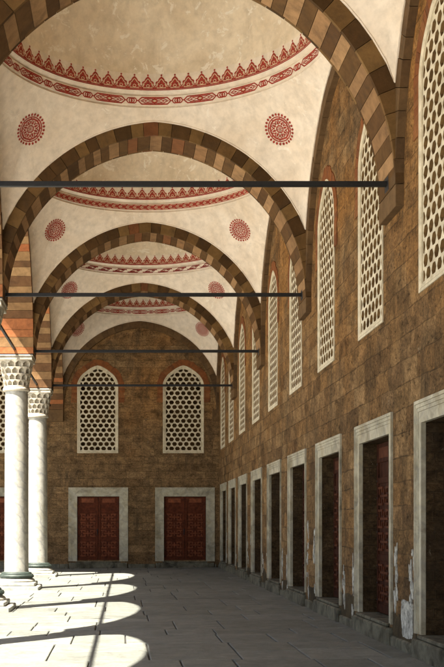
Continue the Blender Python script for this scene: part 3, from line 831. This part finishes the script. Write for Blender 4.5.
def make_vault(label, x0, x1, y0, y1, kind, paint=True):
    e = .005; cx, cy = (x0 + x1) / 2, (y0 + y1) / 2; hx, hy = (x1 - x0) / 2 - e, (y1 - y0) / 2 - e
    rim = min(RIM, hx - .03, hy - .03); sc = rim / RIM
    t = thing('domed_vault', label, 'dome', (cx, cy, 0), 'domed vaults of the gallery')
    S = smooth_s(0)
    def base(th):
        c, s = math.cos(th), math.sin(th)
        q = min(hx / abs(c) if abs(c) > 1e-9 else 1e9, hy / abs(s) if abs(s) > 1e-9 else 1e9)
        x, y = q * c, q * s
        if abs(abs(x) - hx) < 1e-6 and hx / max(abs(c), 1e-9) <= hy / max(abs(s), 1e-9): z = arch_h(hy + e, RISE, RING - .012, y)
        else: z = arch_h(hx + e, RISE, RING - .012, x)
        return q, SPR + z
    def surf(th, s):
        q, zb_ = base(th); r = rim + (q - rim) * s
        g = (S(rim) - S(min(r, 4.31))) / max(1e-6, S(rim) - S(min(q, 4.31)))
        if q - rim < .35: k = max(0, (q - rim) / .35); g = g * k + s * (1 - k)
        return Vector((r * math.cos(th), r * math.sin(th), ZR + (zb_ - ZR) * g))
    ths = set()
    cr = math.atan2(hy, hx)
    for k in range(200): ths.add(round(2 * math.pi * k / 200, 5))
    for q in (cr, math.pi - cr, math.pi + cr, 2 * math.pi - cr): ths.add(round(q, 5))
    ths = sorted(ths); n = len(ths); ns = 16
    m = MB(); vs = [surf(th, s / ns) for s in range(ns + 1) for th in ths]
    m.add(vs, [(k * n + i, k * n + (i + 1) % n, k * n + n + (i + 1) % n, k * n + n + i) for k in range(ns) for i in range(n)])
    # raised bead where the plaster meets the arches
    bv = []; rads = 6
    for i in range(n):
        p = surf(ths[i], 1); d = Vector((-math.cos(ths[i]), -math.sin(ths[i]), 0))
        if abs(abs(p.x) - hx) < 1e-4: d = Vector((-math.copysign(1, p.x), 0, 0))
        elif abs(abs(p.y) - hy) < 1e-4: d = Vector((0, -math.copysign(1, p.y), 0))
        for k in range(rads):
            a = 2 * math.pi * k / rads; bv.append(p + d * (.022 * math.cos(a)) + Vector((0, 0, .022 * math.sin(a) + .012)))
    m.add(bv, [(i * rads + k, ((i + 1) % n) * rads + k, ((i + 1) % n) * rads + (k + 1) % rads, i * rads + (k + 1) % rads) for i in range(n) for k in range(rads)])
    m.build('pendentives', 'plaster', t, smooth=True, angle=30)
    m = MB(); m.lathe([(r * sc, z) for r, z in PROF], 128, cap=False); m.build('cornice', 'plaster', t, smooth=True, angle=25)
    m = MB(); r0, z0 = 2.72 * sc, 10.283; H = 2.25
    pr = [(r0 * math.cos(a), z0 + H * math.sin(a)) for a in [math.pi / 2 * i / 28 for i in range(28)]] + [(.01, z0 + H)]
    m.lathe(pr, 128, cap=False); m.lathe([(r * 1.0 + .25, z + .2) for r, z in reversed(pr)], 64, cap=False); m.build('dome_shell', 'dome', t, smooth=True)
    if paint:
        if kind not in FRZ: FRZ[kind] = frieze(kind)
        if 'cren' not in FRZ: FRZ['cren'] = crenels()
        for nm, src in (('painted_band', FRZ[kind]), ('painted_crest', FRZ['cren'])):
            q = MB(); q.v = [(x * sc, y * sc, z) for x, y, z in src.v]; q.f = src.f; q.m = src.m
            q.build(nm, ['darkred' if kind == 'wave' and nm == 'painted_band' else 'red', 'cream'], t)
        for sx in (1, -1):
            for sy in (1, -1):
                th = math.atan2(sy * hy, sx * hx); s0 = .39
                p = surf(th, s0); du = (surf(th + .01, s0) - surf(th - .01, s0)).normalized(); ds = (surf(th, s0 + .01) - surf(th, s0 - .01)).normalized()
                nn = du.cross(ds).normalized()
                if nn.dot(Vector((-p.x, -p.y, -1))) < 0: nn = -nn
                def f(u, v, lift=0.0):
                    # drop the mark on to the curved plaster
                    w_ = p + du * u * 1.14 + ds * v * 1.14
                    for _ in range(5):
                        th2 = math.atan2(w_.y, w_.x); r = math.hypot(w_.x, w_.y); q, _b = base(th2)
                        w_ = w_ + nn * ((surf(th2, (r - rim) / (q - rim)) - w_).z * nn.z)
                    return w_ + nn * (.007 + lift)
                q = MB(); roundel(q, f); q.build('painted_roundel', ['red'], t)
    return t
vlab = {-1: ('plain plaster dome above the viewer', 'none'), 0: ('plain plaster dome just ahead of the viewer, outside the picture', 'none'),
        1: ('plaster vault of which one pale corner shows at the top right', 'braid'), 2: ('largest plaster dome, its red frieze of long cartouches and knots', 'cartouche'),
        3: ('plaster dome with a red braided chain frieze', 'braid'), 4: ('plaster dome with a dark red wave meander frieze', 'wave'),
        5: ('smallest plaster dome, next to the end wall, with cartouche frieze', 'cartouche')}
for n in range(-1, 6):
    y0 = DY(n) + TH; y1 = DY(n + 1) - TH if n < 5 else YFI
    make_vault(vlab[n][0], XL, XI, y0, y1, vlab[n][1], n >= 1)
make_vault('plaster dome of the end gallery beyond the column corner', XG + .478, XO, DY(5) + TH, YFI, 'none', False)

# ------------------------------------------------------------------ iron tie rods
RZ = 6.207
for n in range(0, 6):
    lab = {0: 'iron tie rod across the gallery, behind the picture edge', 1: 'iron tie rod across the gallery, above the picture', 2: 'uppermost black iron tie rod, longest in view', 3: 'second black iron tie rod from the top',
           4: 'third black iron tie rod, just over the end wall arch', 5: 'lowest black iron tie rod, crossing the lattice windows'}[n]
    t = thing('tie_rod', lab, 'tie rod', (0, DY(n), RZ), 'iron tie rods across the gallery')
    m = MB(); m.box(XL - .02, XI + .03, -.030, .030, -.035, .035, 0, .006); m.build('bar', 'iron', t)
    for x in (XL - .004, XI + .004):
        m = MB(); m.box(x - .012, x + .012, -.10, .10, -.10, .10, 0, .006); m.build('anchor_plate', 'iron', t)
for n in range(-1, 6):
    y0 = DY(n); y1 = DY(n + 1) if n < 5 else YF; lab = {-1: 'arcade tie rod beside the viewer', 0: 'arcade tie rod just outside the picture, ahead of the viewer', 1: 'arcade tie rod whose shadow crosses the lowest sunlit patch',
           2: 'arcade tie rod whose shadow crosses the second sunlit patch from below', 3: 'slanting arcade tie rod against the bright courtyard, reaching the thick column', 4: 'arcade tie rod between the two visible columns', 5: 'arcade tie rod from slimmer column to end wall'}[n]
    t = thing('tie_rod', lab, 'tie rod', (XC, (y0 + y1) / 2, RZ - .02), 'iron tie rods along the arcade')
    L = (y1 - y0) / 2 - TH + .02
    m = MB(); m.box(-.028, .028, -L, L, -.034, .034, 0, .006); m.build('bar', 'iron', t)
    m = MB(); yq = -1.18; m.box(-.15, .15, yq - .02, yq + .02, -.025, .025, 0, .004); m.build('wedge', 'iron', t)
